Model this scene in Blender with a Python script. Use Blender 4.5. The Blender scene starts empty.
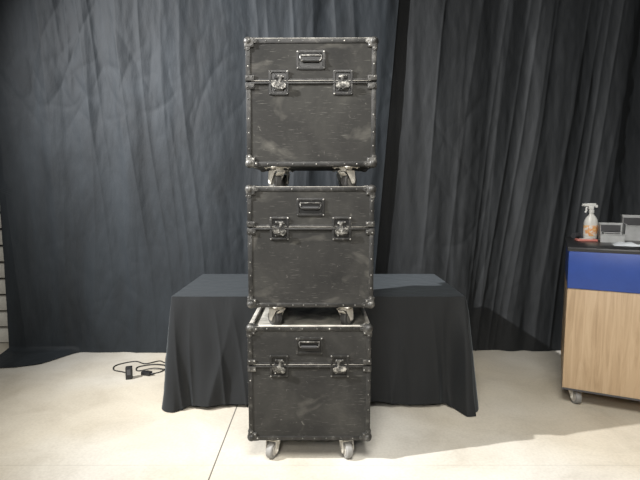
import bpy, bmesh, math, random
from mathutils import Vector, Matrix, noise
random.seed(4)
scene=bpy.context.scene
scene.view_settings.view_transform='Standard'
COL=scene.collection
R=math.radians

# ---------------------------------------------------------------- materials
def mat_new(name):
    m=bpy.data.materials.new(name); m.use_nodes=True
    nt=m.node_tree; b=nt.nodes['Principled BSDF']
    return m,nt,b
def node(nt,t,**kw):
    n=nt.nodes.new(t)
    for k,v in kw.items(): setattr(n,k,v)
    return n
def rnd_loc(nt,mp,k):
    oi=node(nt,'ShaderNodeObjectInfo'); mu=node(nt,'ShaderNodeMath',operation='MULTIPLY'); mu.inputs[1].default_value=k
    nt.links.new(oi.outputs['Random'],mu.inputs[0])
    cb=node(nt,'ShaderNodeCombineXYZ')
    for i in range(3): nt.links.new(mu.outputs[0],cb.inputs[i])
    nt.links.new(cb.outputs[0],mp.inputs['Location'])
def noisy(name,stops,scale=5,detail=6,rough=.6,metal=0,stretch=(1,1,1),bump=0,bumpscale=None,random_shift=False,distort=0,coord='Object',spec=None,bdist=.01):
    m,nt,b=mat_new(name)
    tc=node(nt,'ShaderNodeTexCoord'); mp=node(nt,'ShaderNodeMapping'); mp.inputs['Scale'].default_value=stretch
    nt.links.new(tc.outputs[coord],mp.inputs['Vector'])
    if random_shift: rnd_loc(nt,mp,37)
    n=node(nt,'ShaderNodeTexNoise'); n.inputs['Scale'].default_value=scale; n.inputs['Detail'].default_value=detail; n.inputs['Distortion'].default_value=distort
    n.inputs['Roughness'].default_value=.65
    nt.links.new(mp.outputs[0],n.inputs['Vector'])
    cr=node(nt,'ShaderNodeValToRGB'); e=cr.color_ramp.elements
    while len(e)<len(stops): e.new(.5)
    for el,(p,c) in zip(e,stops): el.position=p; el.color=(*c,1)
    nt.links.new(n.outputs['Fac'],cr.inputs[0]); nt.links.new(cr.outputs[0],b.inputs['Base Color'])
    b.inputs['Roughness'].default_value=rough; b.inputs['Metallic'].default_value=metal
    if spec is not None: b.inputs['Specular IOR Level'].default_value=spec
    if bump:
        n2=node(nt,'ShaderNodeTexNoise'); n2.inputs['Scale'].default_value=bumpscale or scale*3; n2.inputs['Detail'].default_value=5
        nt.links.new(mp.outputs[0],n2.inputs['Vector'])
        bp=node(nt,'ShaderNodeBump'); bp.inputs['Strength'].default_value=bump; bp.inputs['Distance'].default_value=bdist
        nt.links.new(n2.outputs['Fac'],bp.inputs['Height']); nt.links.new(bp.outputs[0],b.inputs['Normal'])
    return m
def simple(name,c,rough=.5,metal=0,var=.12):
    lo=tuple(x*(1-var) for x in c); hi=tuple(min(1,x*(1+var)) for x in c)
    return noisy(name,[(.35,lo),(.65,hi)],scale=14,rough=rough,metal=metal)

def panel_mat():
    m=noisy('black_laminate',[(.30,(.012,.0118,.0108)),(.48,(.020,.0193,.0175)),(.60,(.029,.028,.025)),(.80,(.058,.055,.048))],scale=3.4,detail=12,rough=.8,bump=.05,bumpscale=200,random_shift=True,distort=.4,spec=.28,bdist=.003)
    nt=m.node_tree; b=nt.nodes['Principled BSDF']
    tc=node(nt,'ShaderNodeTexCoord')
    def layer(prev,rot,sc,nsc,lo,hi,fac,col,k,det=4,dis=0):
        mp=node(nt,'ShaderNodeMapping'); mp.inputs['Rotation'].default_value=rot; mp.inputs['Scale'].default_value=sc
        rnd_loc(nt,mp,k); nt.links.new(tc.outputs['Object'],mp.inputs['Vector'])
        n=node(nt,'ShaderNodeTexNoise'); n.inputs['Scale'].default_value=nsc; n.inputs['Detail'].default_value=det; n.inputs['Distortion'].default_value=dis
        nt.links.new(mp.outputs[0],n.inputs['Vector'])
        cr=node(nt,'ShaderNodeValToRGB'); cr.color_ramp.elements[0].position=lo; cr.color_ramp.elements[1].position=hi
        cr.color_ramp.elements[0].color=(0,0,0,1); cr.color_ramp.elements[1].color=(fac,fac,fac,1)
        nt.links.new(n.outputs['Fac'],cr.inputs[0])
        mx=node(nt,'ShaderNodeMixRGB'); mx.inputs[2].default_value=(*col,1)
        nt.links.new(cr.outputs[0],mx.inputs[0]); nt.links.new(prev,mx.inputs[1]); return mx.outputs[0]
    s=b.inputs['Base Color'].links[0].from_socket
    s=layer(s,(0,.9,0),(6,6,90),3,.65,.73,.5,(.15,.145,.13),19)
    s=layer(s,(0,-.35,0),(5,5,80),3,.67,.75,.45,(.13,.125,.11),29)
    s=layer(s,(0,1.3,0),(6,6,100),3,.67,.74,.4,(.12,.115,.10),43)
    s=layer(s,(0,.3,0),(1,1,1.5),6,.58,.76,.6,(.11,.104,.09),11,14,.6)
    s=layer(s,(0,0,0),(1,1,1),42,.69,.76,.45,(.16,.152,.135),5,4,.6)
    nt.links.new(s,b.inputs['Base Color'])
    return m
M_PANEL=panel_mat()
M_TRIM=noisy('worn_black_trim',[(.40,(.010,.0098,.009)),(.57,(.023,.0222,.0205)),(.69,(.078,.075,.068)),(.85,(.24,.23,.205))],scale=24,detail=10,rough=.5,metal=.2,random_shift=True)
M_DISH=noisy('black_dish_metal',[(.42,(.009,.0088,.0083)),(.60,(.021,.0203,.019)),(.74,(.13,.125,.113))],scale=34,detail=8,rough=.48,metal=.25,random_shift=True)
M_CORNER=noisy('worn_corner_metal',[(.38,(.020,.0195,.018)),(.54,(.055,.053,.049)),(.67,(.15,.145,.132)),(.82,(.32,.31,.28))],scale=26,detail=9,rough=.45,metal=.3,random_shift=True)
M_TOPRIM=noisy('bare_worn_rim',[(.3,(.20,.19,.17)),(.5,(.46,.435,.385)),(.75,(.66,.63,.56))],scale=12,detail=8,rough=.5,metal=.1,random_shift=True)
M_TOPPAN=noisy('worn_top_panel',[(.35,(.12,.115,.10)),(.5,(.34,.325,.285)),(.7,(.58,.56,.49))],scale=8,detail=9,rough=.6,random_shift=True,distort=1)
M_RIVET=noisy('dull_rivet',[(.42,(.035,.034,.031)),(.55,(.19,.183,.167)),(.68,(.58,.56,.51))],scale=23,detail=2,rough=.42,metal=.3,random_shift=True)
M_STEEL=noisy('worn_steel',[(.40,(.03,.029,.027)),(.54,(.12,.116,.106)),(.68,(.45,.435,.40))],scale=50,detail=6,rough=.42,metal=.4,random_shift=True)
M_RECESS=simple('recess_black',(.006,.006,.006),.4,.2)  # floor of the shallow dishes, shade of a deep recess put into the colour
M_GRIP=simple('black_rubber_grip',(.014,.014,.014),.6)
M_FORK=noisy('zinc_caster',[(.3,(.36,.34,.30)),(.55,(.56,.535,.48)),(.8,(.70,.675,.61))],scale=24,rough=.5,metal=.05,detail=8)
M_TYRE=simple('worn_dark_tyre',(.035,.034,.033),.6)
M_TYRE_L=simple('grey_tyre',(.22,.215,.205),.6)
M_HUB=simple('wheel_hub',(.40,.38,.345),.5)
M_HUBD=simple('dark_wheel_hub',(.12,.115,.105),.5)

def cloth_mat(name,lo,hi,sheen=.3,bump=.35):
    m=noisy(name,[(.3,lo),(.7,hi)],scale=2.0,detail=6,rough=.7,bump=bump,bumpscale=9,stretch=(1.5,1.5,.5),spec=.3,distort=.6,bdist=.02)
    b=m.node_tree.nodes['Principled BSDF']
    b.inputs['Sheen Weight'].default_value=sheen; b.inputs['Sheen Roughness'].default_value=.4
    b.inputs['Sheen Tint'].default_value=(.8,.92,1,1)
    return m
M_CURT_L=cloth_mat('slate_black_muslin',(.0075,.0093,.011),(.020,.0248,.0295),.09,.32)
M_CURT_R=cloth_mat('charcoal_muslin',(.0065,.0073,.0079),(.0155,.0170,.0182),.07,.32)
M_TCLOTH=cloth_mat('black_tablecloth',(.0075,.0082,.009),(.012,.0131,.0142),.16,.2)

def floor_mat():
    m,nt,b=mat_new('concrete')
    tc=node(nt,'ShaderNodeTexCoord')
    n0=node(nt,'ShaderNodeTexNoise'); n0.inputs['Scale'].default_value=.55; n0.inputs['Detail'].default_value=3
    n1=node(nt,'ShaderNodeTexNoise'); n1.inputs['Scale'].default_value=2.6; n1.inputs['Detail'].default_value=11; n1.inputs['Roughness'].default_value=.65; n1.inputs['Distortion'].default_value=.5
    n2=node(nt,'ShaderNodeTexNoise'); n2.inputs['Scale'].default_value=70; n2.inputs['Detail'].default_value=5
    for n in (n0,n1,n2): nt.links.new(tc.outputs['Object'],n.inputs['Vector'])
    cr=node(nt,'ShaderNodeValToRGB'); e=cr.color_ramp.elements; e.new(.5)
    e[0].position=.32; e[0].color=(.465,.440,.390,1); e[1].position=.5; e[1].color=(.535,.512,.462,1); e[2].position=.68; e[2].color=(.58,.56,.51,1)
    nt.links.new(n1.outputs['Fac'],cr.inputs[0])
    cr0=node(nt,'ShaderNodeValToRGB'); cr0.color_ramp.elements[0].position=.42; cr0.color_ramp.elements[0].color=(.93,.88,.79,1); cr0.color_ramp.elements[1].position=.58; cr0.color_ramp.elements[1].color=(1,1,1,1)
    nt.links.new(n0.outputs['Fac'],cr0.inputs[0])
    cr2=node(nt,'ShaderNodeValToRGB'); cr2.color_ramp.elements[0].position=.3; cr2.color_ramp.elements[0].color=(.90,.90,.90,1); cr2.color_ramp.elements[1].position=.6; cr2.color_ramp.elements[1].color=(1,1,1,1)
    nt.links.new(n2.outputs['Fac'],cr2.inputs[0])
    m0=node(nt,'ShaderNodeMixRGB',blend_type='MULTIPLY'); m0.inputs[0].default_value=1
    nt.links.new(cr.outputs[0],m0.inputs[1]); nt.links.new(cr0.outputs[0],m0.inputs[2])
    mu=node(nt,'ShaderNodeMixRGB',blend_type='MULTIPLY'); mu.inputs[0].default_value=1
    nt.links.new(m0.outputs[0],mu.inputs[1]); nt.links.new(cr2.outputs[0],mu.inputs[2])
    sp=node(nt,'ShaderNodeSeparateXYZ'); nt.links.new(tc.outputs['Object'],sp.inputs[0])
    def joint(sock,pos,w,depth,prev):
        c=node(nt,'ShaderNodeMath',operation='COMPARE'); c.inputs[1].default_value=pos; c.inputs[2].default_value=w
        nt.links.new(sock,c.inputs[0])
        k=node(nt,'ShaderNodeMath',operation='MULTIPLY'); k.inputs[1].default_value=depth; nt.links.new(c.outputs[0],k.inputs[0])
        mx=node(nt,'ShaderNodeMixRGB'); mx.inputs[2].default_value=(.08,.075,.065,1)
        nt.links.new(k.outputs[0],mx.inputs[0]); nt.links.new(prev,mx.inputs[1]); return mx.outputs[0]
    o=joint(sp.outputs['X'],-.52,.0034,.9,mu.outputs[0])
    o=joint(sp.outputs['Y'],2.235,.003,.15,o)
    nt.links.new(o,b.inputs['Base Color'])
    b.inputs['Roughness'].default_value=.5; b.inputs['Specular IOR Level'].default_value=.3
    bp=node(nt,'ShaderNodeBump'); bp.inputs['Strength'].default_value=.1; bp.inputs['Distance'].default_value=.004
    nt.links.new(n2.outputs['Fac'],bp.inputs['Height']); nt.links.new(bp.outputs[0],b.inputs['Normal'])
    return m
M_FLOOR=floor_mat()
M_WALL=simple('painted_wall',(.35,.35,.34),.8)
M_OAK=noisy('light_oak_laminate',[(.28,(.35,.24,.14)),(.5,(.46,.33,.205)),(.72,(.53,.395,.26))],scale=3.4,detail=9,rough=.5,stretch=(10,10,.6),distort=1.4)
M_BLUE=simple('royal_blue_laminate',(.020,.060,.28),.42,0,.06)
M_CTOP=simple('black_countertop',(.03,.03,.032),.35)
M_WHITE=simple('white_plastic',(.80,.80,.77),.4,0,.04)
M_ORANGE=noisy('orange_white_label',[(.44,(.90,.86,.78)),(.5,(.88,.34,.08)),(.58,(.92,.62,.30))],scale=30,rough=.5)
M_BOTTLE=simple('translucent_bottle',(.82,.81,.76),.3,0,.05)
M_LGREY=simple('pale_grey_plastic',(.46,.47,.47),.45)
M_DGREY=simple('dark_grey_plastic',(.06,.06,.065),.5)
M_PINK=simple('pink_packet',(.62,.22,.18),.5)
M_TISSUE=simple('white_cloth',(.72,.76,.80),.9,0,.05)
M_CREAM=simple('cream_panel',(.50,.485,.44),.6)
M_GAP=simple('grey_backing',(.20,.195,.18),.6)
M_PLUG=simple('black_plastic',(.010,.010,.011),.45)

# ---------------------------------------------------------------- mesh builder
class MB:
    def __init__(s): s.bm=bmesh.new()
    def _fin(s,verts,mat):
        for f in {f for v in verts for f in v.link_faces}: f.material_index=mat
    def box(s,c,d,mat=0,bev=0,rot=None,seg=2):
        M=Matrix.Translation(c)@((rot.to_4x4() if rot else Matrix.Identity(4)))@Matrix.Diagonal((*d,1))
        r=bmesh.ops.create_cube(s.bm,size=1,matrix=M); v=r['verts']; s._fin(v,mat)
        if bev:
            e=list({e for x in v for e in x.link_edges})
            bmesh.ops.bevel(s.bm,geom=e,offset=bev,segments=seg,affect='EDGES',profile=.5)
    def cyl(s,p0,p1,r,r2=None,seg=18,mat=0):
        p0=Vector(p0);p1=Vector(p1);d=p1-p0
        M=Matrix.Translation((p0+p1)/2)@d.to_track_quat('Z','Y').to_matrix().to_4x4()
        q=bmesh.ops.create_cone(s.bm,cap_ends=True,segments=seg,radius1=r,radius2=r if r2 is None else r2,depth=d.length,matrix=M)
        s._fin(q['verts'],mat)
    def sph(s,c,sc,mat=0,u=12,v=8,rot=None):
        M=Matrix.Translation(c)@((rot.to_4x4() if rot else Matrix.Identity(4)))@Matrix.Diagonal((*sc,1))
        q=bmesh.ops.create_uvsphere(s.bm,u_segments=u,v_segments=v,radius=1,matrix=M); s._fin(q['verts'],mat)
    def prism(s,poly,axis_off,mat=0):
        a=[s.bm.verts.new(p) for p in poly]; b=[s.bm.verts.new(Vector(p)+Vector(axis_off)) for p in poly]; n=len(a)
        fs=[s.bm.faces.new(a),s.bm.faces.new(b[::-1])]+[s.bm.faces.new((a[k],a[(k+1)%n],b[(k+1)%n],b[k])) for k in range(n)]
        for f in fs: f.material_index=mat
    def tube(s,path,r,seg=8,mat=0):
        rings=[]; n=len(path); path=[Vector(p) for p in path]
        for i,p in enumerate(path):
            t=(path[min(i+1,n-1)]-path[max(i-1,0)]).normalized()
            a=t.cross(Vector((0,0,1)));
            if a.length<.1: a=t.cross(Vector((1,0,0)))
            a.normalize(); b=t.cross(a)
            rings.append([s.bm.verts.new(p+r*(math.cos(2*math.pi*k/seg)*a+math.sin(2*math.pi*k/seg)*b)) for k in range(seg)])
        for i in range(n-1):
            for k in range(seg):
                f=s.bm.faces.new((rings[i][k],rings[i][(k+1)%seg],rings[i+1][(k+1)%seg],rings[i+1][k])); f.material_index=mat
        for rg in (rings[0],rings[-1]): s.bm.faces.new(rg).material_index=mat
    def lathe(s,prof,seg=24,mat=0,sc=(1,1),o=(0,0,0)):
        rings=[]
        for r,z in prof:
            rings.append([s.bm.verts.new((o[0]+r*sc[0]*math.cos(2*math.pi*k/seg),o[1]+r*sc[1]*math.sin(2*math.pi*k/seg),o[2]+z)) for k in range(seg)])
        for i in range(len(rings)-1):
            for k in range(seg):
                f=s.bm.faces.new((rings[i][k],rings[i][(k+1)%seg],rings[i+1][(k+1)%seg],rings[i+1][k])); f.material_index=mat
        for rg in (rings[0],rings[-1]): s.bm.faces.new(rg).material_index=mat
    def mesh(s,name,mats,angle=38):
        bmesh.ops.recalc_face_normals(s.bm,faces=s.bm.faces)
        me=bpy.data.meshes.new(name); s.bm.to_mesh(me); s.bm.free()
        for m in mats: me.materials.append(m)
        for p in me.polygons: p.use_smooth=True
        me.set_sharp_from_angle(angle=R(angle))
        return me
def obj(name,me,parent=None,loc=(0,0,0),rot=(0,0,0),**props):
    o=bpy.data.objects.new(name,me); COL.objects.link(o)
    o.parent=parent; o.location=loc; o.rotation_euler=rot
    for k,v in props.items(): o[k]=v
    return o
def dup(o,parent=None):
    c=o.copy(); COL.objects.link(c); c.parent=parent
    for ch in list(o.children): dup(ch,c)
    return c

# ---------------------------------------------------------------- room
mb=MB(); mb.box((0,1.5,-.05),(12,10,.1)); obj('floor',mb.mesh('floor',[M_FLOOR]),kind='structure')
mb=MB(); mb.box((0,4.85,1.9),(12,.1,3.8)); obj('wall_back',mb.mesh('wall_back',[M_WALL]),kind='structure')

# ---------------------------------------------------------------- casters
def caster_meshes():
    mb=MB()
    mb.box((0,0,-.002),(.100,.085,.004),bev=.001)
    mb.cyl((0,0,-.004),(0,0,-.013),.031); mb.cyl((0,0,-.012),(0,0,-.018),.026)
    mb.box((0,.002,-.019),(.056,.056,.004))
    for sx in(-1,1):
        x=sx*.026
        mb.prism([(x,-.026,-.018),(x,.030,-.018),(x,.036,-.060),(x,.031,-.079),(x,.014,-.079),(x,.006,-.062)],(sx*.0035,0,0))
        mb.cyl((sx*.025,.022,-.068),(sx*.033,.022,-.068),.010,.008,seg=8)
    mb.cyl((-.030,.022,-.068),(.030,.022,-.068),.005,seg=10)
    mb.box((0,-.022,-.032),(.034,.026,.006),rot=Matrix.Rotation(R(-35),3,'X'),bev=.002)
    for sx in(-1,1):
        for sy in(-1,1): mb.sph((sx*.041,sy*.033,-.006),(.006,.006,.004),u=8,v=5)
    f=mb.mesh('caster_fork',[M_FORK])
    def wheel(t,h):
        mb=MB()
        prof=[(.037,-.017),(.0415,-.012),(.042,0),(.0415,.012),(.037,.017)]
        mb.lathe(prof,28,0); mb.lathe([(.026,-.0185),(.026,.0185)],20,1); mb.lathe([(.011,-.021),(.011,.021)],14,1)
        bmesh.ops.rotate(mb.bm,verts=mb.bm.verts,matrix=Matrix.Rotation(R(90),3,'Y'))
        return mb.mesh('wheel',[t,h])
    return f,wheel(M_TYRE,M_HUBD),wheel(M_TYRE_L,M_HUB)
FORK,WHEEL,WHEEL_L=caster_meshes()
def add_caster(parent,x,y,z,yaw,w=None):
    c=obj('caster',FORK,parent,(x,y,z),(0,0,R(yaw)),label='zinc swivel caster')
    obj('wheel',w or WHEEL,c,(0,.022,-.068))
    return c

# ---------------------------------------------------------------- flight case
W,Dp,H=.60,.50,.58
SPL=.385
T=.022
SINK=.017
def rivet_line(mb,p0,p1,n,nrm,mat=1):
    p0=Vector(p0);p1=Vector(p1)
    for i in range(n):
        p=p0.lerp(p1,(i+.5+random.uniform(-.14,.14))/n)
        sc=[random.uniform(.0028,.0035)]*3; ax=[abs(a) for a in nrm].index(1); sc[ax]=.0022
        mb.sph(p,sc,mat,u=8,v=5)
def build_case():
    root=bpy.data.objects.new('flight_case',None); COL.objects.link(root); root.empty_display_size=.2
    x,y=W/2,Dp/2; i=.003
    mb=MB(); mb.box((0,0,SPL/2),(W-2*i,Dp-2*i,SPL-i)); obj('body',mb.mesh('body',[M_PANEL]),root)
    top=H-SINK
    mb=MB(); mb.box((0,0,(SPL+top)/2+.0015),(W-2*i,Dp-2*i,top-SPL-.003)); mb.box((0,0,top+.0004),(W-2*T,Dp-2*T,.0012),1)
    obj('lid',mb.mesh('lid',[M_PANEL,M_TOPPAN]),root)
    def strips(mb,z0,z1,t0,t1):
        for sx in(-1,1):
            for sy in(-1,1):
                mb.box((sx*(x-T/2),sy*(y-T/2),(z0+z1)/2),(T,T,z1-z0),0,.003,seg=2)
                n=max(2,int((z1-z0-.1)/.062))
                rivet_line(mb,(sx*(x-T/2),sy*y,z0+.05),(sx*(x-T/2),sy*y,z1-.05),n,(0,1,0))
                rivet_line(mb,(sx*x,sy*(y-T/2),z0+.05),(sx*x,sy*(y-T/2),z1-.05),n,(1,0,0))
        for zz,t in((z0+t0/2,t0),(z1-t1/2,t1)):
            for s in(-1,1):
                mb.box((0,s*(y-T/2),zz),(W-.002,T,t),0,.003,seg=2)
                mb.box((s*(x-T/2),0,zz),(T,Dp-.002,t),0,.003,seg=2)
    mb=MB(); strips(mb,0,SPL,.022,.010)
    for s in(-1,1): rivet_line(mb,(-x+.06,s*y,.011),(x-.06,s*y,.011),8,(0,1,0)); rivet_line(mb,(s*x,-y+.05,.011),(s*x,y-.05,.011),6,(1,0,0))
    for s in(-1,1):
        mb.box((0,s*y,SPL-.006),(W-.04,.008,.009),0,.003)
        for sx in(-1,1):
            mb.box((sx*(x-.020),s*(y+.001),SPL-.019),(.040,.005,.028),2,.002)
            for k in(-1,1): mb.sph((sx*(x-.020)+k*.012,s*(y+.004),SPL-.023),(.0038,.003,.0038),1,8,5)
            mb.box((sx*(x+.001),s*(y-.020),SPL-.019),(.005,.040,.028),2,.002)
    obj('body_edge_trim',mb.mesh('body_trim',[M_TRIM,M_RIVET,M_CORNER]),root,label='worn black aluminium edge trim with rivets')
    mb=MB(); strips(mb,SPL+.001,H-.002,.013,.022)
    for s in(-1,1):
        rivet_line(mb,(-x+.06,s*y,H-.013),(x-.06,s*y,H-.013),8,(0,1,0)); rivet_line(mb,(s*x,-y+.05,H-.013),(s*x,y-.05,H-.013),6,(1,0,0))
        mb.box((0,s*(y+.0008),SPL+.004),(W-.05,.003,.003),2,.0008)
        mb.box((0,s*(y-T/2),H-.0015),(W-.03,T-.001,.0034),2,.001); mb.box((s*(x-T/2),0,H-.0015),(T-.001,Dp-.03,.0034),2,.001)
        mb.box((0,s*(y-T-.0005),H-.009),(W-2*T,.002,.014),2); mb.box((s*(x-T-.0005),0,H-.009),(.002,Dp-2*T,.014),2)
        for sx in(-1,1):
            mb.box((sx*(x-.020),s*(y+.001),SPL+.017),(.040,.005,.026),3,.002)
            for k in(-1,1): mb.sph((sx*(x-.020)+k*.012,s*(y+.004),SPL+.022),(.0038,.003,.0038),1,8,5)
            mb.box((sx*(x+.001),s*(y-.020),SPL+.017),(.005,.040,.026),3,.002)
    obj('lid_edge_trim',mb.mesh('lid_trim',[M_TRIM,M_RIVET,M_TOPRIM,M_CORNER]),root,label='worn black aluminium edge trim with rivets')
    mb=MB()
    mb.sph((-.012,-.012,-.012),(.0222,.0222,.0222),0,20,14)
    for ax in range(3):
        o=[a for a in range(3) if a!=ax]
        c=[-.019]*3; d=[.041]*3; c[ax]=.001; d[ax]=.007; mb.box(c,d,0,.003,seg=3)
        for u,v in((-.043,-.011),(-.011,-.043)):
            p=[0,0,0]; p[o[0]]=u;p[o[1]]=v; a=list(p);b=list(p); a[ax]=-.002; b[ax]=.0035
            mb.cyl(a,b,.0115,.010,seg=16)
            q=list(p); q[ax]=.004; sc=[.004]*3; sc[ax]=.0025; mb.sph(q,sc,1,8,5)
        q=[0,0,0]; q[o[0]]=-.031;q[o[1]]=-.031;q[ax]=.005; sc=[.0038]*3; sc[ax]=.0025; mb.sph(q,sc,1,8,5)
    cm=mb.mesh('corner',[M_CORNER,M_RIVET])
    for sx in(-1,1):
        for sy in(-1,1):
            for sz in(0,1):
                yaw={(1,1):0,(-1,1):90,(-1,-1):180,(1,-1):270}[(sx,sy)]
                if sz: rot=(0,0,R(yaw))
                else:
                    e=Matrix.Rotation(R(yaw),3,'Z')@Matrix(((0,1,0),(1,0,0),(0,0,-1)))
                    rot=e.to_euler()
                obj('corner_bracket',cm,root,(sx*x,sy*y,H-.002 if sz else .002),rot,label='rounded metal ball corner')
    def dish(mb,hw,hh,fr):
        bm=mb.bm
        def ring(w,h,yy,r):
            out=[]
            for cx,cz,a0 in((w-r,h-r,0),(-w+r,h-r,90),(-w+r,-h+r,180),(w-r,-h+r,270)):
                for k in range(5):
                    t=R(a0+22.5*k); out.append(bm.verts.new((cx+r*math.cos(t),yy,cz+r*math.sin(t))))
            return out
        rs=[ring(hw,hh,.001,.012),ring(hw-.001,hh-.001,-.0025,.012),ring(hw-fr+.004,hh-fr+.004,-.0045,.009),ring(hw-fr,hh-fr,-.0035,.008),ring(hw-fr-.002,hh-fr-.002,.0008,.007)]
        n=len(rs[0])
        for a in range(len(rs)-1):
            for k in range(n): bm.faces.new((rs[a][k],rs[a][(k+1)%n],rs[a+1][(k+1)%n],rs[a+1][k])).material_index=0
        bm.faces.new(rs[-1]).material_index=2
        for s in(-1,1):
            for k in(-1,1): mb.sph((s*(hw-fr*.55),-.004,k*(hh-fr*.55)),(.0040,.0025,.0040),1,8,5)
    mb=MB(); dish(mb,.068,.044,.013)
    hd=obj('handle',mb.mesh('handle',[M_DISH,M_RIVET,M_RECESS]),root,(0,-y+i-.001,H-.098),label='recessed spring handle in a riveted metal dish')
    mb=MB()
    mb.tube([(-.049,-.002,.018),(-.048,-.006,.004),(-.044,-.007,-.004),(.044,-.007,-.004),(.048,-.006,.004),(.049,-.002,.018)],.0035,8,0)
    mb.cyl((-.038,-.007,-.004),(.038,-.007,-.004),.0085,seg=12,mat=1)
    mb.box((0,-.002,.020),(.102,.006,.007),0,.002)
    obj('handle_grip',mb.mesh('grip',[M_STEEL,M_GRIP]),hd)
    mb=MB(); dish(mb,.047,.057,.012)
    mb.box((0,-.002,.026),(.042,.006,.020),0,.003)
    mb.box((0,-.002,-.014),(.050,.006,.048),0,.004)
    for s in(-1,1): mb.sph((s*.018,-.005,-.034),(.003,.002,.003),1,8,5); mb.sph((s*.015,-.005,.031),(.003,.002,.003),1,8,5)
    lm=mb.mesh('latch',[M_DISH,M_RIVET,M_RECESS])
    mb=MB()
    mb.cyl((0,-.004,0),(0,-.012,0),.018,.016,seg=24)
    for s in(-1,1):
        w=[(s*.002,-.012,-.005),(s*.004,-.013,.010),(s*.018,-.015,.018),(s*.031,-.014,.013),(s*.033,-.013,-.003),(s*.022,-.013,-.014),(s*.008,-.012,-.011)]
        mb.prism(w,(0,-.003,0),0)
        mb.prism([(s*.012,-.018,-.003),(s*.022,-.019,.009),(s*.027,-.018,.0),(s*.018,-.0175,-.008)],(0,-.001,0),1)
    mb.cyl((0,-.011,0),(0,-.018,0),.007,.006,seg=14,mat=0)
    mb.box((0,-.006,.030),(.014,.005,.028),0,.002); mb.box((0,-.006,.042),(.030,.005,.008),0,.002)
    km=mb.mesh('latch_knob',[M_STEEL,M_RIVET])
    for s,a in((-1,14),(1,-8)):
        l=obj('latch',lm,root,(s*.148,-y+i-.002,SPL-.004),label='recessed butterfly latch in a dish plate')
        obj('latch_knob',km,l,(0,0,-.014),(0,R(a),0))
    return root
case=build_case()
CY=.192
def finish_case(root,yaws,w,cx):
    k=0
    for sy in(-1,1):
        for sx in(-1,1):
            add_caster(root,sx*cx,sy*CY,0,yaws[k],w); k+=1
YF=2.268+Dp/2
lab=dict(category='flight case',group='stack of black flight cases')
c1=case; c2=dup(case); c3=dup(case)
specs=[(c1,(-.052,YF,.110),.0,(158,200,20,-30),WHEEL_L,'scuffed black flight case on floor carrying the other two',.182),
       (c2,(-.043,YF,.783),-.3,(42,-38,200,150),WHEEL,'scuffed black flight case in the middle of the stack',.165),
       (c3,(-.039,YF,1.456),-.6,(36,-46,170,200),WHEEL,'black flight case topping the stack, casters underneath',.165)]
for o,l,yaw,ys,w,t,cx in specs:
    finish_case(o,ys,w,cx)
    o.location=l; o.rotation_euler=(0,0,R(yaw)); o['label']=t
    for k,v in lab.items(): o[k]=v

# ---------------------------------------------------------------- curtains
def grid_obj(name,fn,nu,nv,mat,**props):
    bm=bmesh.new(); g=[[bm.verts.new(fn(a/nu,b/nv)) for a in range(nu+1)] for b in range(nv+1)]
    for b in range(nv):
        for a in range(nu): bm.faces.new((g[b][a],g[b][a+1],g[b+1][a+1],g[b+1][a]))
    bmesh.ops.recalc_face_normals(bm,faces=bm.faces)
    me=bpy.data.meshes.new(name); bm.to_mesh(me); bm.free(); me.materials.append(mat)
    for p in me.polygons: p.use_smooth=True
    return obj(name,me,**props)
def sst(a,b,x):
    t=max(0,min(1,(x-a)/(b-a))); return t*t*(3-2*t)
def ridge(x,h,s,sh,k,p=2):
    n=abs(noise.noise(Vector((x*s,h*sh,k)))); return (1-min(1,n*2.2))**p
def wrinkle(x,h,k):
    patch=sst(-.15,.35,noise.noise(Vector((x*1.3,h*1.1,k+3))))
    w =.005*ridge(x-.3*h,h,3.2,1.0,k,4)+.004*ridge(x+.5*h,h,3.6,1.3,k+7,4)+.0025*ridge(x,h,4.0,4.5,k+11,4)
    return w*(.15+patch)
HT=3.55
def left_curtain(u,v):
    h=v*HT
    xr=.50+.075*(h-1.34)
    x=-3.3+(xr+3.3)*u
    e=.75*(1-sst(1.30,1.45,h))
    if x<-2.3: x=-2.3+(x+2.3)*(1-e*.96)
    ph=x*1.0+.14*noise.noise(Vector((x*1.1,h*.45,3)))
    f =.015*math.sin(ph*6.3+1.1*math.sin(x*1.9))+.006*math.sin(ph*15+1.6*math.sin(x*3.3+h*.3))
    f+=.026*noise.noise(Vector((x*1.7,h*.22,7)))+.010*noise.noise(Vector((x*6.0,h*.35,1)))
    f-=.008*ridge(ph,h,2.6,.2,41,2)+.006*ridge(ph+.04*h,h,6.5,.25,47,2.5)
    f+=wrinkle(x,h,53)
    f+=.0045*noise.noise(Vector((x*13+h,h*1.8,11)))+.002*noise.noise(Vector((x*26,h*8,5)))
    y=3.88+f*(.8+.2*sst(0,1.5,h))
    y-=.012*math.exp(-((x-xr)/.05)**2)
    y+=.03*sst(xr-.10,xr,x)
    fl=sst(.05,0,h)*sst(-1.98,-2.25,x)
    y-=.33*fl*(1+.2*noise.noise(Vector((x*6,0,2))))
    z=max(h,.004)+.006*fl*(1+noise.noise(Vector((x*8,h*20,9))))
    return (x,y,z)
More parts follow.
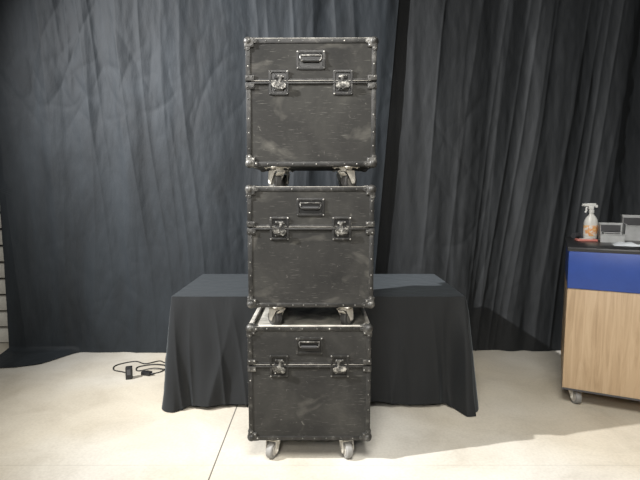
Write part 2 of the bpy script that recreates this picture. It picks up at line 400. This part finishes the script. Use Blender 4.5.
def right_curtain(u,v):
    h=v*HT
    x=.42+3.2*u
    ph=x-.06*(h-1.2)*sst(.5,1.2,x)+.07*noise.noise(Vector((x*1.5,h*.5,13)))
    f=.012*math.sin(ph*10+1.4*math.sin(ph*2.7))+.007*math.sin(ph*21+1.5*math.sin(ph*4+h*.3))
    f+=.020*noise.noise(Vector((ph*2.4,h*.2,17)))+.012*noise.noise(Vector((ph*8,h*.3,21)))
    f-=.011*ridge(ph,h,3.6,.12,71,2)+.008*ridge(ph-.05*h,h,8,.16,73,2.5)
    f+=wrinkle(x,h,83)*.8
    f+=.0045*noise.noise(Vector((x*14+h,h*1.6,31)))+.002*noise.noise(Vector((x*26,h*8,5)))
    return (x,3.955-.02*sst(.6,.75,x)+f*sst(.42,.72,x)*.999,max(h,.004))
grid_obj('curtain',left_curtain,680,220,M_CURT_L,label='slate black fabric backdrop curtain with soft vertical folds',category='curtain')
grid_obj('curtain',right_curtain,600,220,M_CURT_R,label='charcoal fabric backdrop curtain with narrow folds behind counter',category='curtain')

# ---------------------------------------------------------------- table + cloth
TH=.703; TX=-.010; TY0,TY1=2.87,3.67; TA=.895
tab=bpy.data.objects.new('folding_table',None); COL.objects.link(tab); tab.location=(TX,(TY0+TY1)/2,0)
tab['label']='rectangular folding table hidden under a black cloth'; tab['category']='table'
mb=MB(); mb.box((0,0,TH-.022),(2*TA-.02,TY1-TY0-.02,.03),0,.004); obj('table_top',mb.mesh('table_top',[M_LGREY]),tab)
mb=MB(); mb.cyl((0,0,0),(0,0,TH-.037),.015)
lm=mb.mesh('leg',[M_DGREY])
for sx in(-1,1):
    for sy in(-1,1): obj('leg',lm,tab,(sx*.75,sy*.27,0))
def cloth():
    bm=bmesh.new(); a=TA; b=(TY1-TY0)/2; r=.008; pts=[]
    def arc(cx,cy,a0):
        for k in range(9):
            t=R(a0+90*k/8); pts.append((cx+r*math.cos(t),cy+r*math.sin(t),math.cos(t),math.sin(t)))
    def line(p,q,n,nx,ny):
        for k in range(1,n): pts.append((p[0]+(q[0]-p[0])*k/n,p[1]+(q[1]-p[1])*k/n,nx,ny))
    arc(a-r,b-r,0); line((a-r,b),(-a+r,b),150,0,1)
    arc(-a+r,b-r,90); line((-a,b-r),(-a,-b+r),120,-1,0)
    arc(-a+r,-b+r,180); line((-a+r,-b),(a-r,-b),340,0,-1)
    arc(a-r,-b+r,270); line((a,-b+r),(a,b-r),120,1,0)
    N=len(pts); NR=44; rings=[]
    for k in range(NR+1):
        t=k/NR; ring=[]
        for (px,py,nx,ny) in pts:
            cd=min(math.hypot(px-sx*a,py-sy*b) for sx in(-1,1) for sy in(-1,1))
            cf=math.exp(-(cd/.05)**2)
            near=math.exp(-(cd/.34)**2)
            s=px*1.0+py*1.7
            rg=ridge(s+.10*t,t,4.2,.4,91,1.6)
            rg2=ridge(s-.06*t,t,9,.5,97,2)
            out=t*.006+(t**.9)*((.008+.046*near)*rg+.016*(.4+near)*rg2)-.032*t*math.exp(-((cd-.11)/.045)**2)
            out+=.034*noise.noise(Vector((px*4,py*4,t*.9)))*t**.8+.005*noise.noise(Vector((px*13,py*13,t*3)))*t**.4
            out+=(.095 if px>0 else .080)*cf*t
            if abs(nx)>.5: out=min(out,.012+.07*cf*t+.02*t)
            if ny<-.5 and abs(px)<.42: out=min(out,.03)
            if ny>.5: out=min(out,.06)
            hem=.034*(1-math.exp(-(cd/.10)**2))*(.9+1.1*noise.noise(Vector((px*3.5,py*3.5,4))))
            z=TH*(1-t)+max(hem,0)*t+.004*t
            if k==0: out=0
            ring.append(bm.verts.new((px+nx*out,py+ny*out,z)))
        rings.append(ring)
    for k in range(NR):
        for j in range(N):
            bm.faces.new((rings[k][j],rings[k][(j+1)%N],rings[k+1][(j+1)%N],rings[k+1][j]))
    bm.faces.new(rings[0])
    bmesh.ops.recalc_face_normals(bm,faces=bm.faces)
    me=bpy.data.meshes.new('tablecloth'); bm.to_mesh(me); bm.free(); me.materials.append(M_TCLOTH)
    for p in me.polygons: p.use_smooth=True
    me.set_sharp_from_angle(angle=R(55))
    return me
obj('tablecloth',cloth(),None,(TX,(TY0+TY1)/2,0),label='black floor-length tablecloth draped over table behind flight cases',category='tablecloth')

# ---------------------------------------------------------------- counter
A=R(-26.0); C0=Vector((1.528,2.92,0))
ctr=bpy.data.objects.new('counter',None); COL.objects.link(ctr); ctr.location=C0; ctr.rotation_euler=(0,0,A)
ctr['label']='mobile counter with oak front, blue band and black top'; ctr['category']='counter'
LW,LD=1.15,.76
mb=MB(); mb.box((LW/2,LD/2,.422),(LW,LD,.645),0,.003); mb.box((LW/2,.004,.105),(LW,.01,.012),1)
obj('front_panel',mb.mesh('front_panel',[M_OAK,M_DGREY]),ctr,label='light oak laminate body')
mb=MB(); mb.box((LW/2,LD/2-.003,.861),(LW+.004,LD+.01,.229),0,.004); obj('fascia',mb.mesh('fascia',[M_BLUE]),ctr,label='royal blue upper band')
mb=MB(); mb.box((LW/2,LD/2,.988),(LW+.02,LD+.02,.024),0,.004); obj('countertop',mb.mesh('countertop',[M_CTOP]),ctr,label='thin black countertop')
for lx,ly,yw in((.07,.07,210),(LW-.07,.09,0),(.07,LD-.09,80),(LW-.07,LD-.09,120)):
    add_caster(ctr,lx,ly,.11,yw,WHEEL_L)
def onc(lx,ly,z=1.0005):
    v=Matrix.Rotation(A,3,'Z')@Vector((lx,ly,0)); return (C0.x+v.x,C0.y+v.y,z)

sb=bpy.data.objects.new('spray_bottle',None); COL.objects.link(sb); sb.location=onc(.145,.63); sb.rotation_euler=(0,0,R(170))
sb['label']='white trigger spray bottle with orange label on counter'; sb['category']='spray bottle'
mb=MB(); mb.lathe([(.038,0),(.045,.006),(.046,.05),(.046,.11),(.043,.135),(.031,.158),(.019,.172),(.0155,.182),(.0155,.19)],28,0,(1,.68))
obj('bottle_body',mb.mesh('bottle_body',[M_BOTTLE]),sb)
mb=MB(); mb.lathe([(.0465,.022),(.0472,.024),(.0472,.096),(.0465,.098)],28,0,(1,.70)); obj('label',mb.mesh('label',[M_ORANGE]),sb,label='orange and white wrap label')
mb=MB(); mb.lathe([(.017,.186),(.018,.190),(.018,.206),(.014,.210)],18)
mb.box((.004,0,.225),(.036,.022,.030),0,.006); mb.box((.012,0,.243),(.078,.022,.024),0,.006)
mb.cyl((.048,0,.243),(.064,0,.243),.010,.009); mb.box((-.030,0,.233),(.02,.016,.02),0,.006)
mb.tube([(.030,0,.232),(.036,0,.218),(.034,0,.203),(.042,0,.188)],.0065)
obj('trigger_head',mb.mesh('trigger_head',[M_WHITE]),sb,label='white trigger nozzle')

def bin_mesh(w,d,h,mats,front=.55,fill=.0):
    t=.003; mb=MB()
    mb.box((0,0,t/2),(w-.02,d-.02,t))
    for s in(-1,1):
        mb.box((s*(w/2-.005),0,h/2),(t,d-.012,h),rot=Matrix.Rotation(R(3*s),3,'Y'))
    mb.box((0,d/2-.005,h/2),(w-.012,t,h)); mb.box((0,-d/2+.005,h*front/2),(w-.012,t,h*front))
    mb.box((0,-d/2+.002,h*front),(w-.004,.008,.005),2,.002); mb.box((0,d/2-.002,h),(w+.004,.008,.005),2,.002)
    for s in(-1,1): mb.box((s*(w/2-.001),0,h),(.008,d,.005),2,.002)
    mb.box((0,.004,h*.30),(w-.05,d-.05,h*.5),1,.004)  # dark block filling the lower interior
    mb.box((0,d/2-.008,h*.70),(w-.03,.002,h*.40),1)
    return mb.mesh('bin',mats)
obj('storage_bin',bin_mesh(.15,.17,.120,[M_LGREY,M_DGREY,M_WHITE],.45),None,onc(.262,.49),(0,0,A),label='small grey open plastic tray with dark interior',category='storage bin')
obj('storage_bin',bin_mesh(.19,.13,.170,[M_LGREY,M_DGREY,M_WHITE],.6),None,onc(.430,.67),(0,0,A),label='taller pale grey open bin with white rim',category='storage bin')
mb=MB(); mb.box((0,0,.008),(.13,.07,.016),0,.006); mb.box((.0,0,.0165),(.07,.05,.002),1)
obj('wipes_packet',mb.mesh('packet',[M_PINK,M_WHITE]),None,onc(.110,.44),(0,0,R(-10)),label='flat pink and white soft packet',category='packet')
mb=MB(); mb.cyl((0,0,.02),(.06,.01,.02),.02,seg=14,mat=0)
obj('roll',mb.mesh('tape_roll',[M_DGREY]),None,onc(.04,.62),(0,0,R(20)),label='small dark cylindrical roll lying on counter',category='roll')
def rag(u,v):
    x=(u-.5)*.22; y=(v-.5)*.13
    e=min(u,1-u,v,1-v)*6
    return (x+.012*noise.noise(Vector((x*30,y*30,1))),y+.012*noise.noise(Vector((x*30,y*30,5))),.004+min(1,e)*.014*(1+1.2*noise.noise(Vector((x*22,y*22,9)))))
grid_obj('rag',rag,36,24,M_TISSUE,loc=onc(.36,.22),rot=(0,0,A),label='crumpled white cleaning cloth on counter',category='cloth')

# ---------------------------------------------------------------- slatted rack behind the curtain's edge
sh=bpy.data.objects.new('shelving_unit',None); COL.objects.link(sh); sh.location=(-2.85,4.25,0)
sh['label']='cream slatted storage rack beside black curtain'; sh['category']='rack'
mb=MB(); mb.box((0,0,0.655),(.84,.012,1.31),0)
obj('back_panel',mb.mesh('back_panel',[M_GAP]),sh)
mb=MB(); mb.box((0,0,0),(.86,.10,.125),0,.008)
sm=mb.mesh('slat',[M_CREAM])
for k in range(9): obj('slat',sm,sh,(0,-.065,.07+k*.145))

# ---------------------------------------------------------------- cables on the floor
def smooth(pts,n=10):
    out=[]; P=[Vector(p) for p in pts]
    for i in range(len(P)-1):
        p0=P[max(i-1,0)];p1=P[i];p2=P[i+1];p3=P[min(i+2,len(P)-1)]
        for k in range(n):
            t=k/n
            out.append(.5*((2*p1)+(-p0+p2)*t+(2*p0-5*p1+4*p2-p3)*t*t+(-p0+3*p1-3*p2+p3)*t**3))
    out.append(P[-1]); return out
z=.005
mb=MB(); mb.tube(smooth([(-1.03,3.70,z),(-1.10,3.73,z),(-1.20,3.64,z),(-1.27,3.68,z),(-1.36,3.62,z),(-1.46,3.67,z),(-1.57,3.59,z),(-1.55,3.49,z),(-1.45,3.44,z),(-1.37,3.37,z)]),.0042)
obj('power_cable',mb.mesh('cable',[M_PLUG]),None,label='thin black power cable curling across concrete floor',category='cable')
mb=MB(); mb.tube(smooth([(-1.24,3.41,z),(-1.18,3.46,z),(-1.17,3.55,z+.008),(-1.28,3.60,z+.002),(-1.39,3.55,z),(-1.36,3.47,z),(-1.25,3.50,z+.009),(-1.14,3.50,z),(-1.08,3.57,z),(-1.02,3.565,z)]),.0042)
obj('power_cable',mb.mesh('cable',[M_PLUG]),None,label='thin tangled black cable lying near tablecloth',category='cable')
mb=MB(); mb.box((0,0,.045),(.045,.04,.09),0,.005); mb.box((0,-.021,.055),(.025,.003,.04),1); mb.cyl((0,.02,.012),(.0,.035,.010),.007)
obj('power_adapter',mb.mesh('adapter',[M_PLUG,M_DGREY]),None,(-1.37,3.33,0),(0,0,R(15)),label='black power adapter block standing on floor',category='power adapter')
mb=MB(); mb.box((0,0,.014),(.075,.04,.028),0,.006); mb.cyl((.037,0,.014),(.055,0,.012),.008,.006)
obj('power_plug',mb.mesh('plug',[M_PLUG]),None,(-1.27,3.40,0),(0,0,R(-15)),label='black in-line plug lying on floor',category='plug')

# ---------------------------------------------------------------- lights
def area(loc,tgt,size,e,col=(1,1,1),spread=180):
    l=bpy.data.lights.new('light','AREA'); l.size=size; l.energy=e; l.color=col; l.spread=R(spread)
    o=bpy.data.objects.new('fill_light',l); COL.objects.link(o); o.location=loc
    o.rotation_euler=(Vector(tgt)-Vector(loc)).to_track_quat('-Z','Y').to_euler()
    return o
l=bpy.data.lights.new('spot','SPOT'); l.energy=2600; l.color=(.99,.99,1); l.spot_size=R(74); l.spot_blend=1; l.shadow_soft_size=.03
o=bpy.data.objects.new('stage_light',l); COL.objects.link(o); o.location=(-3.5,1.35,3.5)
o.rotation_euler=(Vector((.7,3.9,1.05))-Vector((-3.5,1.35,3.5))).to_track_quat('-Z','Y').to_euler()
area((.2,.1,3.8),(.2,.8,0),1.6,115,(1,.97,.91),120)  # broad overhead fill for unseen room lights, brightens the floor
area((-.6,-1.6,2.7),(0,2.3,.6),1.0,52,(1,.97,.92),130)  # fill added behind the camera to lift the case fronts
w=bpy.data.worlds.new('World'); scene.world=w; w.use_nodes=True
w.node_tree.nodes['Background'].inputs[0].default_value=(.9,.95,1,1); w.node_tree.nodes['Background'].inputs[1].default_value=.08

# ---------------------------------------------------------------- camera
cd=bpy.data.cameras.new('camera'); cam=bpy.data.objects.new('camera',cd); COL.objects.link(cam)
cd.sensor_width=36; cd.lens=27; cam.location=(0,0,1.34); cam.rotation_euler=(R(84.2),0,0)
scene.camera=cam
